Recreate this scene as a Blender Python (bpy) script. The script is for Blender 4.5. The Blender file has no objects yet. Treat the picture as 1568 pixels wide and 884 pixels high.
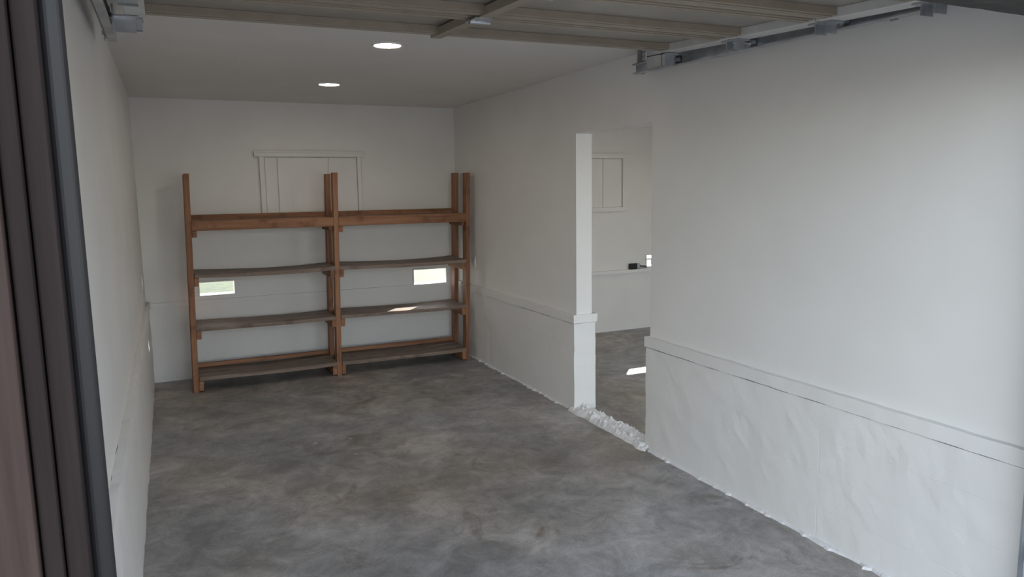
import bpy, bmesh, math, random
from mathutils import Vector, Matrix, noise
random.seed(4)
sc=bpy.context.scene
COL=bpy.context.collection
H=2.44; XR=2.86; T=.13

# ------------------------------------------------------------ materials
def nmat(name):
    m=bpy.data.materials.new(name); m.use_nodes=True
    nt=m.node_tree; b=nt.nodes['Principled BSDF']
    return m,nt,b
def N(nt,t,**kw):
    n=nt.nodes.new(t)
    for k,v in kw.items():
        if k in n.inputs: n.inputs[k].default_value=v
        else: setattr(n,k,v)
    return n
def L(nt,a,b): nt.links.new(a,b)
def ramp(nt,src,stops):
    r=nt.nodes.new('ShaderNodeValToRGB'); e=r.color_ramp.elements
    while len(e)<len(stops): e.new(.5)
    for i,(p,c) in enumerate(stops):
        e[i].position=p; e[i].color=(*c,1) if len(c)==3 else c
    L(nt,src,r.inputs[0]); return r
def coords(nt,scale=(1,1,1)):
    tc=nt.nodes.new('ShaderNodeTexCoord'); mp=nt.nodes.new('ShaderNodeMapping')
    mp.inputs['Scale'].default_value=scale; L(nt,tc.outputs['Object'],mp.inputs[0]); return mp.outputs[0]
def noiseN(nt,vec,scale,detail=4,rough=.55,dist=0):
    n=N(nt,'ShaderNodeTexNoise',Scale=scale,Detail=detail,Roughness=rough,Distortion=dist); L(nt,vec,n.inputs['Vector']); return n
def mixc(nt,f,a,b,mode='MIX'):
    m=nt.nodes.new('ShaderNodeMix'); m.data_type='RGBA'; m.blend_type=mode
    if hasattr(f,'links'): L(nt,f,m.inputs[0])
    else: m.inputs[0].default_value=f
    for s,i in ((a,6),(b,7)):
        if hasattr(s,'links'): L(nt,s,m.inputs[i])
        else: m.inputs[i].default_value=(*s,1)
    return m.outputs[2]

def paint(name,col,rough=.6,bumpscale=60,bump=.12,coarse=.0,brick=None):
    m,nt,b=nmat(name); v=coords(nt)
    n1=noiseN(nt,v,2.2,2); c=ramp(nt,n1.outputs['Fac'],[(.3,tuple(x*.95 for x in col)),(.7,col)])
    L(nt,c.outputs[0],b.inputs['Base Color']); b.inputs['Roughness'].default_value=rough
    n2=noiseN(nt,v,bumpscale,2,.6)
    last=N(nt,'ShaderNodeBump',Strength=bump,Distance=.006); L(nt,n2.outputs['Fac'],last.inputs['Height'])
    if coarse:
        n3=noiseN(nt,v,9,5,.7)
        bp2=N(nt,'ShaderNodeBump',Strength=coarse,Distance=.03); L(nt,n3.outputs['Fac'],bp2.inputs['Height']); L(nt,last.outputs[0],bp2.inputs['Normal'])
        last=bp2
    if brick:
        sp=nt.nodes.new('ShaderNodeSeparateXYZ'); L(nt,v,sp.inputs[0]); cb=nt.nodes.new('ShaderNodeCombineXYZ')
        L(nt,sp.outputs[0 if brick=='x' else 1],cb.inputs[0]); L(nt,sp.outputs[2],cb.inputs[1])
        br=N(nt,'ShaderNodeTexBrick',Scale=1.0); br.inputs['Brick Width'].default_value=3.1; br.inputs['Row Height'].default_value=.165
        br.inputs['Mortar Size'].default_value=.004; br.inputs['Mortar Smooth'].default_value=.6
        L(nt,cb.outputs[0],br.inputs[0])
        bp3=N(nt,'ShaderNodeBump',Strength=.22,Distance=.008); bp3.invert=True
        L(nt,br.outputs['Fac'],bp3.inputs['Height']); L(nt,last.outputs[0],bp3.inputs['Normal']); last=bp3
    L(nt,last.outputs[0],b.inputs['Normal'])
    return m
WHITE=(.86,.85,.83)
M_wall=paint('white_wall_paint',WHITE,.5,45,.10)
M_stemx=paint('painted_block_x',WHITE,.5,40,.22,.10,'x')
M_stemy=paint('painted_block_y',WHITE,.5,40,.22,.11,'y')
M_ceil=paint('ceiling_paint',(.80,.775,.745),.7,60,.08)
M_trim=paint('white_trim_paint',(.86,.85,.83),.45,50,.12)
M_plate=paint('switch_plate_plastic',(.80,.79,.76),.35,80,.02)

def concrete(name,dark,mid,light,seed=0,fleck=True):
    m,nt,b=nmat(name); v=coords(nt)
    mp=nt.nodes.new('ShaderNodeMapping'); mp.inputs['Location'].default_value=(seed,seed*2,0); L(nt,v,mp.inputs[0]); v=mp.outputs[0]
    a=noiseN(nt,v,1.5,7,.68,.4); c1=ramp(nt,a.outputs['Fac'],[(.33,dark),(.5,mid),(.67,light)])
    w=noiseN(nt,v,.8,3,.5); wr=ramp(nt,w.outputs['Fac'],[(.42,(0,0,0)),(.68,(1,1,1))])
    c2=mixc(nt,wr.outputs[0],c1.outputs[0],(1.06,.95,.83),'MULTIPLY')
    s=noiseN(nt,v,6,7,.76,.6); sr=ramp(nt,s.outputs['Fac'],[(.36,(.68,.68,.68)),(.49,(.97,.97,.97)),(.66,(1.38,1.38,1.40))])
    c3=mixc(nt,.8,c2,sr.outputs[0],'MULTIPLY'); out=c3
    if fleck:
        st=noiseN(nt,v,2.7,5,.7,.8); stt=ramp(nt,st.outputs['Fac'],[(.58,(1,1,1)),(.70,(.64,.58,.52))])
        c3=mixc(nt,1.,c3,stt.outputs[0],'MULTIPLY')
        g=noiseN(nt,v,110,2,.6); gr=ramp(nt,g.outputs['Fac'],[(.3,(.8,.8,.8)),(.7,(1.15,1.15,1.15))])
        c4=mixc(nt,.6,c3,gr.outputs[0],'MULTIPLY')
        vo=N(nt,'ShaderNodeTexVoronoi',Scale=6.5); L(nt,v,vo.inputs['Vector'])
        md=N(nt,'ShaderNodeMath',operation='MULTIPLY_ADD'); L(nt,s.outputs['Fac'],md.inputs[0]); md.inputs[1].default_value=.5; L(nt,vo.outputs['Distance'],md.inputs[2])
        fr=ramp(nt,md.outputs[0],[(.285,(1,1,1)),(.31,(0,0,0))])
        msk=noiseN(nt,v,3.1,2); mr=ramp(nt,msk.outputs['Fac'],[(.47,(0,0,0)),(.52,(1,1,1))])
        ff=mixc(nt,1.,fr.outputs[0],mr.outputs[0],'MULTIPLY')
        out=mixc(nt,ff,c4,(.55,.56,.57))
    L(nt,out,b.inputs['Base Color'])
    rr=ramp(nt,a.outputs['Fac'],[(.3,(.38,)*3),(.7,(.56,)*3)]); L(nt,rr.outputs[0],b.inputs['Roughness'])
    bp=N(nt,'ShaderNodeBump',Strength=.12,Distance=.01); L(nt,s.outputs['Fac'],bp.inputs['Height']); L(nt,bp.outputs[0],b.inputs['Normal'])
    return m
M_floor=concrete('worn_concrete',(.225,.226,.23),(.325,.323,.322),(.47,.47,.47))
M_drive=concrete('driveway_concrete',(.30,.29,.28),(.36,.35,.34),(.42,.41,.4),5,False)
M_path=concrete('pale_path',(.22,.21,.195),(.27,.26,.24),(.33,.32,.3),9,False)

def wood(name,c1,c2,c3,axis,rough=.6,knots=True,spec=.5):
    sca={'x':(1.2,22,22),'y':(22,1.2,22),'z':(22,22,1.2)}[axis]
    m,nt,b=nmat(name); v=coords(nt,sca)
    a=noiseN(nt,v,1.0,5,.65,.3); c=ramp(nt,a.outputs['Fac'],[(.28,c1),(.5,c2),(.75,c3)]); o=c.outputs[0]
    if knots:
        v2=coords(nt); k=noiseN(nt,v2,6,3,.6); kr=ramp(nt,k.outputs['Fac'],[(.33,(.55,.5,.5)),(.45,(1,1,1))])
        o=mixc(nt,.8,o,kr.outputs[0],'MULTIPLY')
    L(nt,o,b.inputs['Base Color']); b.inputs['Roughness'].default_value=rough; b.inputs['Specular IOR Level'].default_value=spec
    bp=N(nt,'ShaderNodeBump',Strength=.25,Distance=.004); L(nt,a.outputs['Fac'],bp.inputs['Height']); L(nt,bp.outputs[0],b.inputs['Normal'])
    return m
RW=((.15,.062,.028),(.30,.135,.065),(.45,.235,.125))
M_wz=wood('redwood_post',*RW,'z'); M_wx=wood('redwood_rail',*RW,'x'); M_wy=wood('redwood_cleat',*RW,'y')
M_plk=wood('weathered_plank',(.12,.080,.058),(.23,.165,.13),(.36,.28,.23),'x',.55)
M_brown=wood('dark_brown_siding',(.036,.024,.021),(.058,.040,.035),(.085,.060,.053),'z',.75,False,.2)
M_brown2=wood('dark_brown_trim',(.014,.010,.009),(.024,.017,.016),(.036,.027,.025),'z',.7,False,.2)
M_hdr=wood('weathered_header',(.012,.011,.012),(.022,.020,.021),(.06,.055,.055),'x',.7,False)

def simple(name,col,rough=.5,metal=0,emit=0,var=.08,sc_=9):
    m,nt,b=nmat(name); v=coords(nt); n=noiseN(nt,v,sc_,3)
    c=ramp(nt,n.outputs['Fac'],[(.3,tuple(x*(1-var) for x in col)),(.7,tuple(min(1,x*(1+var)) for x in col))])
    L(nt,c.outputs[0],b.inputs['Base Color']); b.inputs['Roughness'].default_value=rough; b.inputs['Metallic'].default_value=metal
    if emit: b.inputs['Emission Color'].default_value=(1,.86,.70,1); b.inputs['Emission Strength'].default_value=emit
    return m
M_tan=simple('tan_door_rib',(.31,.265,.21),.35)
M_tan2=simple('tan_door_groove',(.10,.08,.06),.5)
M_skin=simple('taupe_door_skin',(.28,.26,.235),.33)
M_endst=simple('pale_end_stile',(.62,.62,.61),.4)
M_galv=simple('galvanised_steel',(.50,.53,.56),.38,.85,0,.2)
M_dsteel=simple('dull_steel',(.28,.29,.31),.4,.8,0,.2)
M_black=simple('black_rubber',(.012,.012,.014),.5)
M_blk2=simple('black_bristle',(.012,.012,.013),.6)
M_lamp=simple('lamp_diffuser',(.9,.9,.88),.5,0,64)
M_grass=simple('lawn_grass',(.036,.060,.019),.9,0,0,.5)
M_crumb=paint('paint_splashed_rubble',(.84,.84,.84),.6,35,.5,.4)

# ------------------------------------------------------------ mesh helpers
def link(o,parent=None):
    COL.objects.link(o)
    if parent: o.parent=parent
    return o
def empty(name):
    e=bpy.data.objects.new(name,None); e.empty_display_size=.1; COL.objects.link(e); return e
def fin(name,bm,mats,parent=None,bevel=0,smooth=False):
    me=bpy.data.meshes.new(name); bmesh.ops.recalc_face_normals(bm,faces=bm.faces[:]); bm.to_mesh(me); bm.free()
    for m in mats: me.materials.append(m)
    if smooth:
        for p in me.polygons: p.use_smooth=True
    o=bpy.data.objects.new(name,me); link(o,parent)
    if bevel:
        md=o.modifiers.new('bev','BEVEL'); md.width=bevel; md.segments=2; md.limit_method='ANGLE'
    return o
def box(bm,lo,hi,mi=0,fn=None,step=None,amp=0,nsc=6):
    t=bmesh.new(); r=bmesh.ops.create_cube(t,size=1)
    for v in t.verts: v.co=Vector([(lo[i]+hi[i])/2+v.co[i]*(hi[i]-lo[i]) for i in range(3)])
    if step:
        for ax in range(3):
            n=int((hi[ax]-lo[ax])/step)
            for k in range(1,n+1):
                c=lo[ax]+(hi[ax]-lo[ax])*k/(n+1); p=[0,0,0]; p[ax]=c; nn=[0,0,0]; nn[ax]=1
                bmesh.ops.bisect_plane(t,geom=t.verts[:]+t.edges[:]+t.faces[:],plane_co=p,plane_no=nn)
        for v in t.verts: v.co+=noise.noise_vector(v.co*nsc)*amp+noise.noise_vector(v.co*nsc*3.3)*amp*.5
    if fn:
        for v in t.verts: v.co=Vector(fn(v.co))
    me=bpy.data.meshes.new('t'); t.to_mesh(me); t.free()
    s=len(bm.faces); bm.from_mesh(me); bpy.data.meshes.remove(me); bm.faces.ensure_lookup_table()
    for f in bm.faces[s:]: f.material_index=mi
def cyl(bm,p,q,r,mi=0,seg=20,r2=None):
    p=Vector(p);q=Vector(q); d=q-p; M=Matrix.Translation((p+q)/2)@d.to_track_quat('Z','Y').to_matrix().to_4x4()
    s=len(bm.faces); bmesh.ops.create_cone(bm,cap_ends=True,segments=seg,radius1=r,radius2=r if r2 is None else r2,depth=d.length,matrix=M)
    bm.faces.ensure_lookup_table()
    for f in bm.faces[s:]: f.material_index=mi
def boxes(name,lst,mats,parent=None,bevel=0,**kw):
    bm=bmesh.new()
    for b in lst: box(bm,b[0],b[1],b[2] if len(b)>2 else 0,**kw)
    return fin(name,bm,mats,parent,bevel)

YF=-5.68     # inner face of front wall
D1,D2,ZD=-2.415,-3.316,2.02
ZL=.7228; ZS=.655
XN=5.95      # neighbour bay right wall
# ------------------------------------------------------------ shell
boxes('floor',[((-.14,-5.80,-.12),(XN+.14,.14,0))],[M_floor])
boxes('ceiling',[((-.14,-5.82,H),(XN+.14,.14,H+.12))],[M_ceil])
# left wall
bm=bmesh.new()
box(bm,(-.14,YF,ZL-.02),(-.012,0,H),0)
box(bm,(-.14,YF,0),(.008,0,ZL-.03),1,step=.06,amp=.005,nsc=8)
fin('wall_left',bm,[M_wall,M_stemy])
bm=bmesh.new(); box(bm,(-.012,YF,ZS+.01),(.018,-.03,ZL),0,step=.06,amp=.006,nsc=9); fin('trim_1',bm,[M_trim])
# back wall with vent openings (main bay + neighbour bay)
def pierced(bm,x0,x1,z0,z1,holes,y0,y1,mi):
    xs=sorted({x0,x1,*[h[0] for h in holes],*[h[1] for h in holes]})
    for a,b in zip(xs[:-1],xs[1:]):
        hs=[h for h in holes if h[0]<=a+1e-6 and h[1]>=b-1e-6]
        if hs:
            h=hs[0]
            if h[2]>z0+1e-4: box(bm,(a,y0,z0),(b,y1,h[2]),mi)
            if h[3]<z1-1e-4: box(bm,(a,y0,h[3]),(b,y1,z1),mi)
        else: box(bm,(a,y0,z0),(b,y1,z1),mi)
V=[(.42,.71,.742,.857),(2.39,2.73,.705,.85),(5.20,5.52,.725,.85)]
bm=bmesh.new()
pierced(bm,-.14,XN+.14,.70,H,[(v[0],v[1],v[2],v[3]) for v in V],0,.13,0)
box(bm,(0,-.012,0),(XR,.13,.70),1); box(bm,(XR+T,-.012,0),(XN,.13,.70),1)
box(bm,(-.14,0,0),(0,.13,.70),1); box(bm,(XR,0,0),(XR+T,.13,.70),1);box(bm,(XN,0,0),(XN+.14,.13,.70),1)
fin('wall_back',bm,[M_wall,M_stemx])
bm=bmesh.new(); box(bm,(.012,-.028,.668),(XR-.03,-.011,.704),0,step=.06,amp=.003,nsc=9); fin('trim_2',bm,[M_trim])
bm=bmesh.new(); box(bm,(XR+T+.04,-.050,.664),(XN-.02,-.011,.702),0,step=.06,amp=.0025,nsc=9); fin('trim_3',bm,[M_trim])
# right wall (partition) with doorway
bm=bmesh.new()
box(bm,(XR,D1,.70),(XR+T,0,H),0); box(bm,(XR,YF,.70),(XR+T,D2,H),0); box(bm,(XR,D2,ZD),(XR+T,D1,H),0)
box(bm,(XR-.022,D1-.004,0),(XR+T+.03,0,ZS),1,step=.05,amp=.004,nsc=9)
box(bm,(XR-.022,YF,0),(XR+T+.03,D2+.01,ZS),1,step=.05,amp=.004,nsc=9)
fin('wall_right',bm,[M_wall,M_stemy])
for i,(a,b) in enumerate([(D1-.018,-.02),(YF+.01,D2+.018)]):
    bm=bmesh.new(); box(bm,(XR-.031,a,ZS+.005),(XR+T+.035,b,ZL),0,step=.05,amp=.004,nsc=7); fin('trim_%d'%(4+i),bm,[M_trim])
# crumbly threshold
bm=bmesh.new()
nx,ny=16,90
vs=[]
for j in range(ny+1):
    y=D1+.03+(D2-D1-.06)*j/ny; row=[]
    for i in range(nx+1):
        u=i/nx; x=XR-.055+.17*u+ .022*noise.noise(Vector((u*2,y*9,1)))
        e=min(u,1-u)*2
        h=.004+.045*min(1,e*2.2)*(.40+1.0*abs(noise.noise(Vector((x*26,y*20,3)))+.45*noise.noise(Vector((x*60,y*50,8)))))
        row.append(bm.verts.new((x,y,h if 0<i<nx else -.002)))
    vs.append(row)
for j in range(ny):
    for i in range(nx): bm.faces.new((vs[j][i],vs[j][i+1],vs[j+1][i+1],vs[j+1][i]))
fin('threshold',bm,[M_crumb])
# paint slop along the wall foot
bm=bmesh.new()
def slop(x0,sgn,ya,yb):
    n=int(abs(yb-ya)/.015)
    prev=None
    for j in range(n+1):
        y=ya+(yb-ya)*j/n
        w=.012+.026*max(0,noise.noise(Vector((1,y*5,0)))+.3)+.04*max(0,noise.noise(Vector((4,y*21,0)))-.05)
        a=bm.verts.new((x0,y,.016)); b=bm.verts.new((x0-sgn*w*.7,y,.010)); c=bm.verts.new((x0-sgn*w,y,-.001))
        if prev:
            bm.faces.new((prev[0],a,b,prev[1])); bm.faces.new((prev[1],b,c,prev[2]))
        prev=(a,b,c)
slop(XR-.016,1,-.02,D1); slop(XR-.016,1,D2,YF)
fin('paint_slop_right',bm,[M_crumb])
# neighbour right wall
bm=bmesh.new(); box(bm,(XN,-5.80,0),(XN+.14,0,H),0); fin('wall_neighbour',bm,[M_wall])
# front wall, brown outside
boxes('wall_front',[((-.45,-5.80,0),(.035,YF,2.72)),((2.78,-5.80,0),(3.10,YF,2.06)),((.035,-5.80,2.13),(5.78,YF,2.72)),((5.78,-5.80,0),(6.3,YF,2.72))],[M_brown])
bm=bmesh.new()
box(bm,(-.30,-5.835,0),(.028,-5.80,2.06),0)
box(bm,(.031,-5.822,0),(.054,-5.69,2.06),1)
box(bm,(.056,-5.81,0),(.084,-5.69,2.06),1)
fin('trim_6',bm,[M_brown,M_brown2],bevel=.003)
bm=bmesh.new(); cyl(bm,(.094,-5.765,0.0),(.094,-5.765,2.06),.0175,0,28); fin('weather_seal',bm,[M_black],smooth=False)
bm=bmesh.new(); box(bm,(.035,-5.83,2.085),(2.80,-5.69,2.14),0,step=.05,amp=.004); box(bm,(-.30,-5.86,2.12),(6.3,-5.80,2.30),0)
fin('trim_7',bm,[M_hdr],bevel=.003)
boxes('trim_8',[((2.74,-5.83,0),(2.80,-5.69,2.08)),((2.76,-5.835,0),(3.12,-5.80,2.08))],[M_brown2],bevel=.003)

# covered windows (painted boards + casing)
def cover(name,x0,x1,seams):
    p=empty(name); zt,zb=2.005,1.39
    l=[((x0-.04,-.036,zt-.048),(x1+.03,0,zt)),((x0-.045,-.048,zt-.012),(x1+.035,-.02,zt+.003))]
    boxes('header_casing',l,[M_trim],p,.002)
    boxes('side_casing',[((x0,-.034,zb),(x0+.042,0,zt-.048)),((x1-.035,-.034,zb),(x1,0,zt-.048))],[M_trim],p,.002)
    xs=[x0+.042]+seams+[x1-.035]
    boxes('cover_boards',[((a+.006,-.012-.007*(i%2),zb+.03),(b-.006,0,zt-.057)) for i,(a,b) in enumerate(zip(xs[:-1],xs[1:]))],[M_trim],p,.0015)
    boxes('sill',[((x0-.02,-.03,zb-.02),(x1+.02,0,zb+.028))],[M_trim],p,.002)
cover('window_1',.985,1.90,[1.136,1.594])
cover('window_2',3.97,4.89,[4.27,4.60])

for i,v in enumerate(V):
    x0,x1,z0,z1=v
    f=.012
    boxes('vent_frame' ,[((x0-f,-.018,z0-f),(x0,.0,z1+f)),((x1,-.018,z0-f),(x1+f,.0,z1+f)),((x0,-.018,z1),(x1,.0,z1+f)),((x0,-.018,z0-f),(x1,.0,z0))],[M_trim])

def plate(name,pos,ax):
    bm=bmesh.new(); x,y,z=pos
    box(bm,(x-.003,y-.036,z-.058),(x+.003,y+.036,z+.058),0); s=-1 if ax>0 else 1
    box(bm,(x-.007 if s<0 else x,y-.017,z-.032),(x if s<0 else x+.007,y+.017,z+.032),0)
    fin(name,bm,[M_plate],bevel=.0015)
plate('light_switch',(XR-.003,-.47,.94),1)
plate('light_switch',(-.009,-.55,.95),-1)

# ------------------------------------------------------------ recessed lights and added fill lamps
for x,y in ((1.382,-2.889),(1.382,-1.279),(4.45,-1.3),(4.45,-2.9)):  # neighbour-bay pair is added unseen fill, to brighten and warm that room
    p=empty('recessed_or_fill_light')
    bm=bmesh.new(); n=40
    rr=[(.088,0),(.088,-.006),(.080,-.008),(.072,-.004)]
    rings=[[bm.verts.new((x+r*math.cos(2*math.pi*k/n),y+r*math.sin(2*math.pi*k/n),H+dz)) for k in range(n)] for r,dz in rr]
    for a,b in zip(rings[:-1],rings[1:]):
        for k in range(n): bm.faces.new((a[k],a[(k+1)%n],b[(k+1)%n],b[k]))
    fin('trim_ring',bm,[M_trim],p,smooth=True)
    bm=bmesh.new(); cyl(bm,(x,y,H-.003),(x,y,H-.001),.073,0,40); fin('diffuser',bm,[M_lamp],p)

# ------------------------------------------------------------ shelving unit
S=empty('wooden_shelving_unit')
lean=lambda c:(c.x+.024*c.z,c.y,c.z)
PX=[.325,1.506,2.745]; YFt,YBk=-.535,-.135
def wbox(name,lo,hi,m,fn=lean,bev=.003):
    bm=bmesh.new(); box(bm,lo,hi,0,fn=fn); return fin(name,bm,[m],S,bev)
for i,x in enumerate(PX):
    for nm,ya in (('front',YFt),('back',YBk-.089)):
        h=1.80+random.uniform(-.006,.012)
        wbox('post_%s_%d'%(nm,i+1),(x-.021,ya,0),(x+.021,ya+.089,h),M_wz)
LV=[.115,.535,.975]
def shelfboards(k,a,b,z,th,nb,bay):
    y0=YFt-.008; y1=YBk+.005; w=(y1-y0)/nb
    for j in range(nb):
        dz=random.uniform(-.003,.003); ov=random.uniform(-.004,.006)
        bm=bmesh.new(); sag=.016 if k==3 else .008
        def fn(c,a=a,b=b,sag=sag):
            u=(c.x-a)/(b-a); return (c.x+.024*c.z,c.y,c.z-sag*4*u*(1-u)+.003*math.sin(u*5+j))
        box(bm,(a+ov,y0+w*j+.002,z-th+dz),(b+ov*.5,y0+w*(j+1)-.002,z+dz),0,step=.08,amp=.0015)
        for v in bm.verts: v.co=Vector(fn(v.co))
        fin('plank_L%d_%d_%d'%(k,bay,j+1),bm,[M_plk],S)
for bay in (0,1):
    a=PX[bay]+.022; b=PX[bay+1]-.022
    for k,z in enumerate(LV):
        th=.030
        shelfboards(k+1,a,b,z+.012,th,3 if k==0 else 2,bay)
        for sd,xx in ((0,a),(1,b-.036)):
            wbox('cleat_%d_%d_%d'%(k,bay,sd),(xx,YFt+.0,z-.088 if k else 0.012),(xx+.036,YBk,z-.020),M_wy)
        if k==0: wbox('back_rail_0_%d'%bay,(a,YBk-.036,z+.015),(b,YBk,z+.05),M_wx)
    wbox('front_rail_%d'%bay,(a-.0,YFt,1.338),(b+.0,YFt+.036,1.418),M_wx)
    wbox('back_rail_%d'%bay,(a,YBk-.036,1.375),(b,YBk,1.458),M_wx)
    wbox('top_planks_%d'%bay,(a,YFt+.040,1.392),(b,YBk-.04,1.414),M_plk)
    for sd,xx in ((0,a),(1,b-.036)):
        wbox('cleat_top_%d_%d'%(bay,sd),(xx,YFt+.038,1.30),(xx+.036,YBk-.04,1.388),M_wy)
    wbox('cleat_end_%d'%bay,(a,YFt+.005,1.285),(a+.036,YFt+.07,1.337),M_wy)

# ------------------------------------------------------------ garage door (open, overhead)
G=empty('garage_door')
YB=[-3.70,-4.22,-4.74,-5.20,-5.62]
DX0,DX1=.135,2.70
zr=lambda y:2.337+.05*(y+3.72)
zx=lambda x,y:zr(y)-.020*(DX1-x)/2.565
dfn=lambda c:(c.x,c.y,c.z+zx(c.x,c.y))
for i in range(4):
    y1,y0=YB[i],YB[i+1]
    bm=bmesh.new()
    box(bm,(DX0,y0+.004,.036),(DX1,y1-.004,.046),0,fn=dfn)
    for base,sg in ((y1-.004,-1),(y0+.006,1)):
        nrib=5 if sg<0 else 3
        for r in range(nrib):
            ya=base+sg*(.022*r); dz=.003*abs(r-nrib/2)
            box(bm,(DX0,min(ya,ya+sg*.016),.002+dz),(2.60,max(ya,ya+sg*.016),.036),1,fn=dfn)
        ya=base+sg*.002; yb=base+sg*(.022*nrib-.008)
        box(bm,(DX0,min(ya,yb),.014),(2.60,max(ya,yb),.036),2,fn=dfn)
    for xa,xb in ((.22,1.30),(1.44,2.55)):
        box(bm,(xa,y0+.14,.031),(xb,y1-.16,.036),0,fn=dfn)
    fin('section_%d'%(i+1),bm,[M_skin,M_tan,M_tan2],G,.0015)
    boxes('stiles_%d'%(i+1),[((1.35,y0+.005,-.004),(1.40,y1-.005,.03))],[M_tan],G,.002,fn=dfn)
    boxes('end_stiles_%d'%(i+1),[((2.60,y0+.008,.0),(DX1,y1-.008,.036)),((DX0-.01,y0+.008,-.003),(DX0+.06,y1-.008,.034))],[M_endst],G,.002,fn=dfn)
def hinge(x,y,nm):
    bm=bmesh.new()
    box(bm,(x-.04,y-.055,-.009),(x+.04,y-.008,-.004),0,fn=dfn); box(bm,(x-.04,y+.008,-.009),(x+.04,y+.055,-.004),0,fn=dfn)
    z=zx(x,y)-.012; cyl(bm,(x-.042,y,z),(x+.042,y,z),.009,0,14)
    for dx in (-.026,.026):
        for dy in (-.036,.036): cyl(bm,(x+dx,y+dy,zx(x,y)-.015),(x+dx,y+dy,zx(x,y)-.006),.007,0,6)
    fin(nm,bm,[M_galv],G)
for i,y in enumerate(YB[1:4]): hinge(1.375,y,'centre_hinge_%d'%(i+1))
TZ=lambda y:2.325+.020*(y+3.27)
TX={1:2.765,-1:.055}
def roller(x,y,sd,nm):
    z=TZ(y)
    bm=bmesh.new(); s=1 if sd>0 else -1
    box(bm,(x-.035,y-.06,-.006),(x+.035,y+.06,-.001),0,fn=dfn)
    box(bm,(x-.03,y-.028,-.045),(x+.03,y-.022,.0),0,fn=dfn); box(bm,(x-.03,y+.022,-.045),(x+.03,y+.028,.0),0,fn=dfn)
    cyl(bm,(x-.02*s,y,z-.002),(TX[sd]-.004*s,y,z-.002),.006,0,12)
    cyl(bm,(TX[sd]-.022*s,y,z-.002),(TX[sd]+.008*s,y,z-.002),.022,1,20)
    cyl(bm,(TX[sd]-.028*s,y,z-.002),(TX[sd]-.022*s,y,z-.002),.012,0,14)
    fin(nm,bm,[M_galv,M_dsteel],G)
for i,y in enumerate([-3.66]+YB[1:4]):
    roller(2.665,y,1,'roller_r_%d'%(i+1)); roller(.15,y,-1,'roller_l_%d'%(i+1))
for x in (.125,2.655):
    boxes('top_bracket',[((x-.045,-3.76,-.065),(x-.038,-3.60,.034)),((x-.045,-3.76,-.010),(x+.045,-3.60,-.004)),((x-.045,-3.735,-.065),(x+.035,-3.728,-.006))],[M_galv],G,.001,fn=dfn)
def track(sd,P):
    x=TX[sd]; s=1 if sd>0 else -1
    path=[(-3.27,TZ(-3.27)),(-4.2,TZ(-4.2)),(-5.1,TZ(-5.1))]
    cy,cz,R=-5.30,TZ(-5.30)-.30,.30
    for k in range(0,10):
        a=math.pi/2*k/9; path.append((cy-R*math.sin(a),cz+R*math.cos(a)))
    path.append((cy-R,.03))
    prof=[(-.018*s,-.020),(-.018*s,-.026),(.012*s,-.028),(.016*s,-.024),(.016*s,.024),(.012*s,.028),(-.018*s,.026),(-.018*s,.020),(-.014*s,.022),(.010*s,.023),(.012*s,.02),(.012*s,-.02),(.010*s,-.023),(-.014*s,-.022)]
    bm=bmesh.new(); rows=[]
    for i,(y,z) in enumerate(path):
        a=path[max(0,i-1)]; b=path[min(len(path)-1,i+1)]; t=Vector((0,b[0]-a[0],b[1]-a[1])).normalized(); n=Vector((0,t.z,-t.y))
        rows.append([bm.verts.new(Vector((x+px,y,z))+n*pn) for px,pn in prof])
    m=len(prof)
    for a,b in zip(rows[:-1],rows[1:]):
        for k in range(m): bm.faces.new((a[k],a[(k+1)%m],b[(k+1)%m],b[k]))
    bm.faces.new(rows[0]); bm.faces.new(rows[-1])
    fin('track_channel',bm,[M_galv],P)
    tf=lambda c:(c.x,c.y,c.z+TZ(c.y))
    xo=x+.020*s
    boxes('track_angle',[((min(xo,xo+.004*s),-5.35,-.014),(max(xo,xo+.004*s),-3.25,.03)),((min(xo-.03*s,xo),-5.35,.029),(max(xo-.03*s,xo),-3.25,.033))],[M_dsteel],P,fn=tf)
for sd in (1,-1):
    P=empty('door_track'); track(sd,P); s=sd; x=TX[sd]+.026*s
    bm=bmesh.new()
    for (yh) in (-3.31,-4.95):
        za=TZ(yh)-.03
        box(bm,(min(x,x+.003*s),yh-.017,za),(max(x,x+.003*s),yh-.009,H),0); box(bm,(min(x,x+.003*s),yh+.009,za),(max(x,x+.003*s),yh+.017,H),0)
        k=za
        while k<H-.01:
            box(bm,(min(x,x+.003*s),yh-.009,k),(max(x,x+.003*s),yh+.009,min(H,k+.011)),0); k+=.024
        box(bm,(min(x,x-.028*s),yh+.014,za+.03),(max(x,x-.028*s),yh+.017,H),0)
    cyl(bm,(x-.006*s,-3.31,TZ(-3.31)),(x+.010*s,-3.31,TZ(-3.31)),.009,0,6)
    box(bm,(min(x,x+.003*s),-5.02,TZ(-5)-.01),(max(x,x+.003*s),-4.90,TZ(-5)+.035),0)
    fin('hanger_angle',bm,[M_galv],P)
    for zz in (.4,1.1,1.75):
        xa=TX[sd]+.014*s; xb=(XR-.023) if sd>0 else .02
        boxes('jamb_bracket',[((min(xa,xb),-5.64,zz-.03),(max(xa,xb),-5.60,zz+.03))],[M_galv],P,.001)

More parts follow.
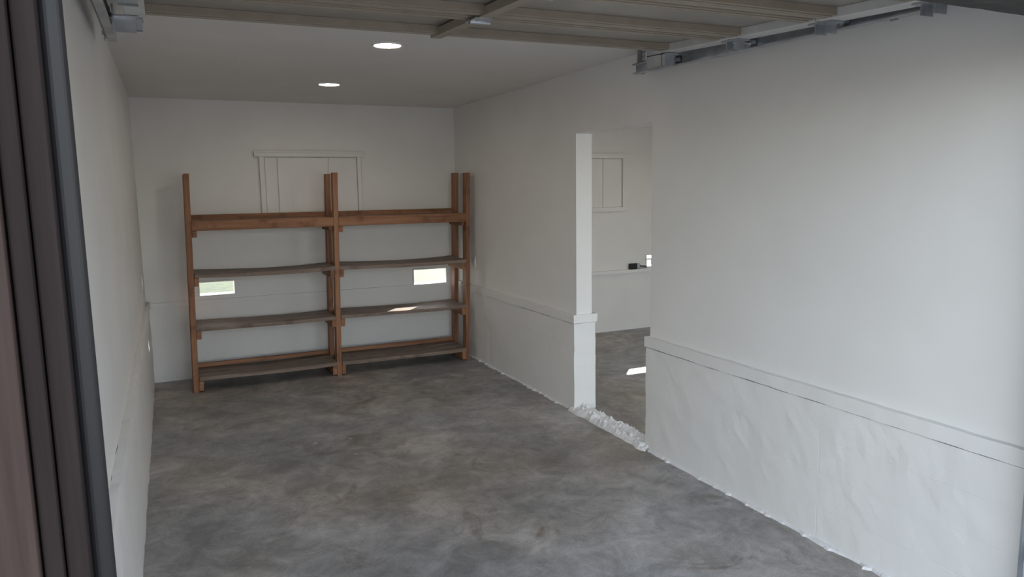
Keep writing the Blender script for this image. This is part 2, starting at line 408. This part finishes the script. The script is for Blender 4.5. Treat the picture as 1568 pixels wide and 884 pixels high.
# ------------------------------------------------------------ paint brush lying on the neighbour ledge
B=empty('paint_brush')
bz=.7035
boxes('bristles',[((4.945,-.048,bz),(5.05,-.022,bz+.066))],[M_blk2],B,.006)
boxes('ferrule',[((5.048,-.047,bz+.002),(5.085,-.023,bz+.064))],[M_galv],B,.002)
bm=bmesh.new(); cyl(bm,(5.085,-.035,bz+.03),(5.11,-.035,bz+.028),.020,0,16,.011); cyl(bm,(5.11,-.035,bz+.028),(5.18,-.036,bz+.020),.011,0,16,.014)
fin('handle',bm,[M_dsteel],B,smooth=False)

# ------------------------------------------------------------ outside
boxes('ground_driveway',[((-12,-30,-.16),(18,-5.80,-.02))],[M_drive])
boxes('ground_lawn',[((-25,.15,-.2),(35,45,-.06))],[M_grass])
bm=bmesh.new(); box(bm,(-20,0,-.058),(30,2.8,-.035),0,fn=lambda c:(c.x,c.y+7.30-.50*(c.x-.8),c.z))
for v in bm.verts: v.co.y=max(v.co.y,.2)
fin('ground_path',bm,[M_path])

# ------------------------------------------------------------ light
w=bpy.data.worlds.new('World'); sc.world=w; w.use_nodes=True; nt=w.node_tree
bg=nt.nodes['Background']; sky=nt.nodes.new('ShaderNodeTexSky'); sky.sky_type='NISHITA'; sky.sun_disc=False
sky.sun_elevation=math.radians(24); sky.sun_rotation=math.radians(40)
hs=nt.nodes.new('ShaderNodeHueSaturation'); hs.inputs['Saturation'].default_value=.44
L(nt,sky.outputs[0],hs.inputs['Color']); L(nt,hs.outputs[0],bg.inputs['Color']); bg.inputs['Strength'].default_value=.69
sl=bpy.data.lights.new('sun','SUN'); sl.energy=18; sl.angle=math.radians(.6); sl.color=(1,.95,.86)
so=bpy.data.objects.new('sun',sl); link(so); so.rotation_mode='QUATERNION'; so.rotation_quaternion=Vector((-.40,-.48,-.222)).to_track_quat('-Z','Y'); so.location=(10,12,8)

# ------------------------------------------------------------ camera
yaw,pi_,ro=.4382,.1374,-.0147
fw=Vector((math.sin(yaw)*math.cos(pi_),math.cos(yaw)*math.cos(pi_),-math.sin(pi_))); r=Vector((math.cos(yaw),-math.sin(yaw),0)); u=r.cross(fw)
r2=r*math.cos(ro)+u*math.sin(ro); u2=-r*math.sin(ro)+u*math.cos(ro)
cd=bpy.data.cameras.new('camera'); cd.sensor_width=36; cd.sensor_fit='HORIZONTAL'; cd.lens=36*1111.845/1568; cd.clip_start=.05; cd.clip_end=200
co=bpy.data.objects.new('camera',cd); link(co)
M=Matrix((r2,u2,-fw)).transposed().to_4x4(); M.translation=Vector((.2208,-6.9456,1.6453)); co.matrix_world=M
sc.camera=co
sc.view_settings.view_transform='Standard'
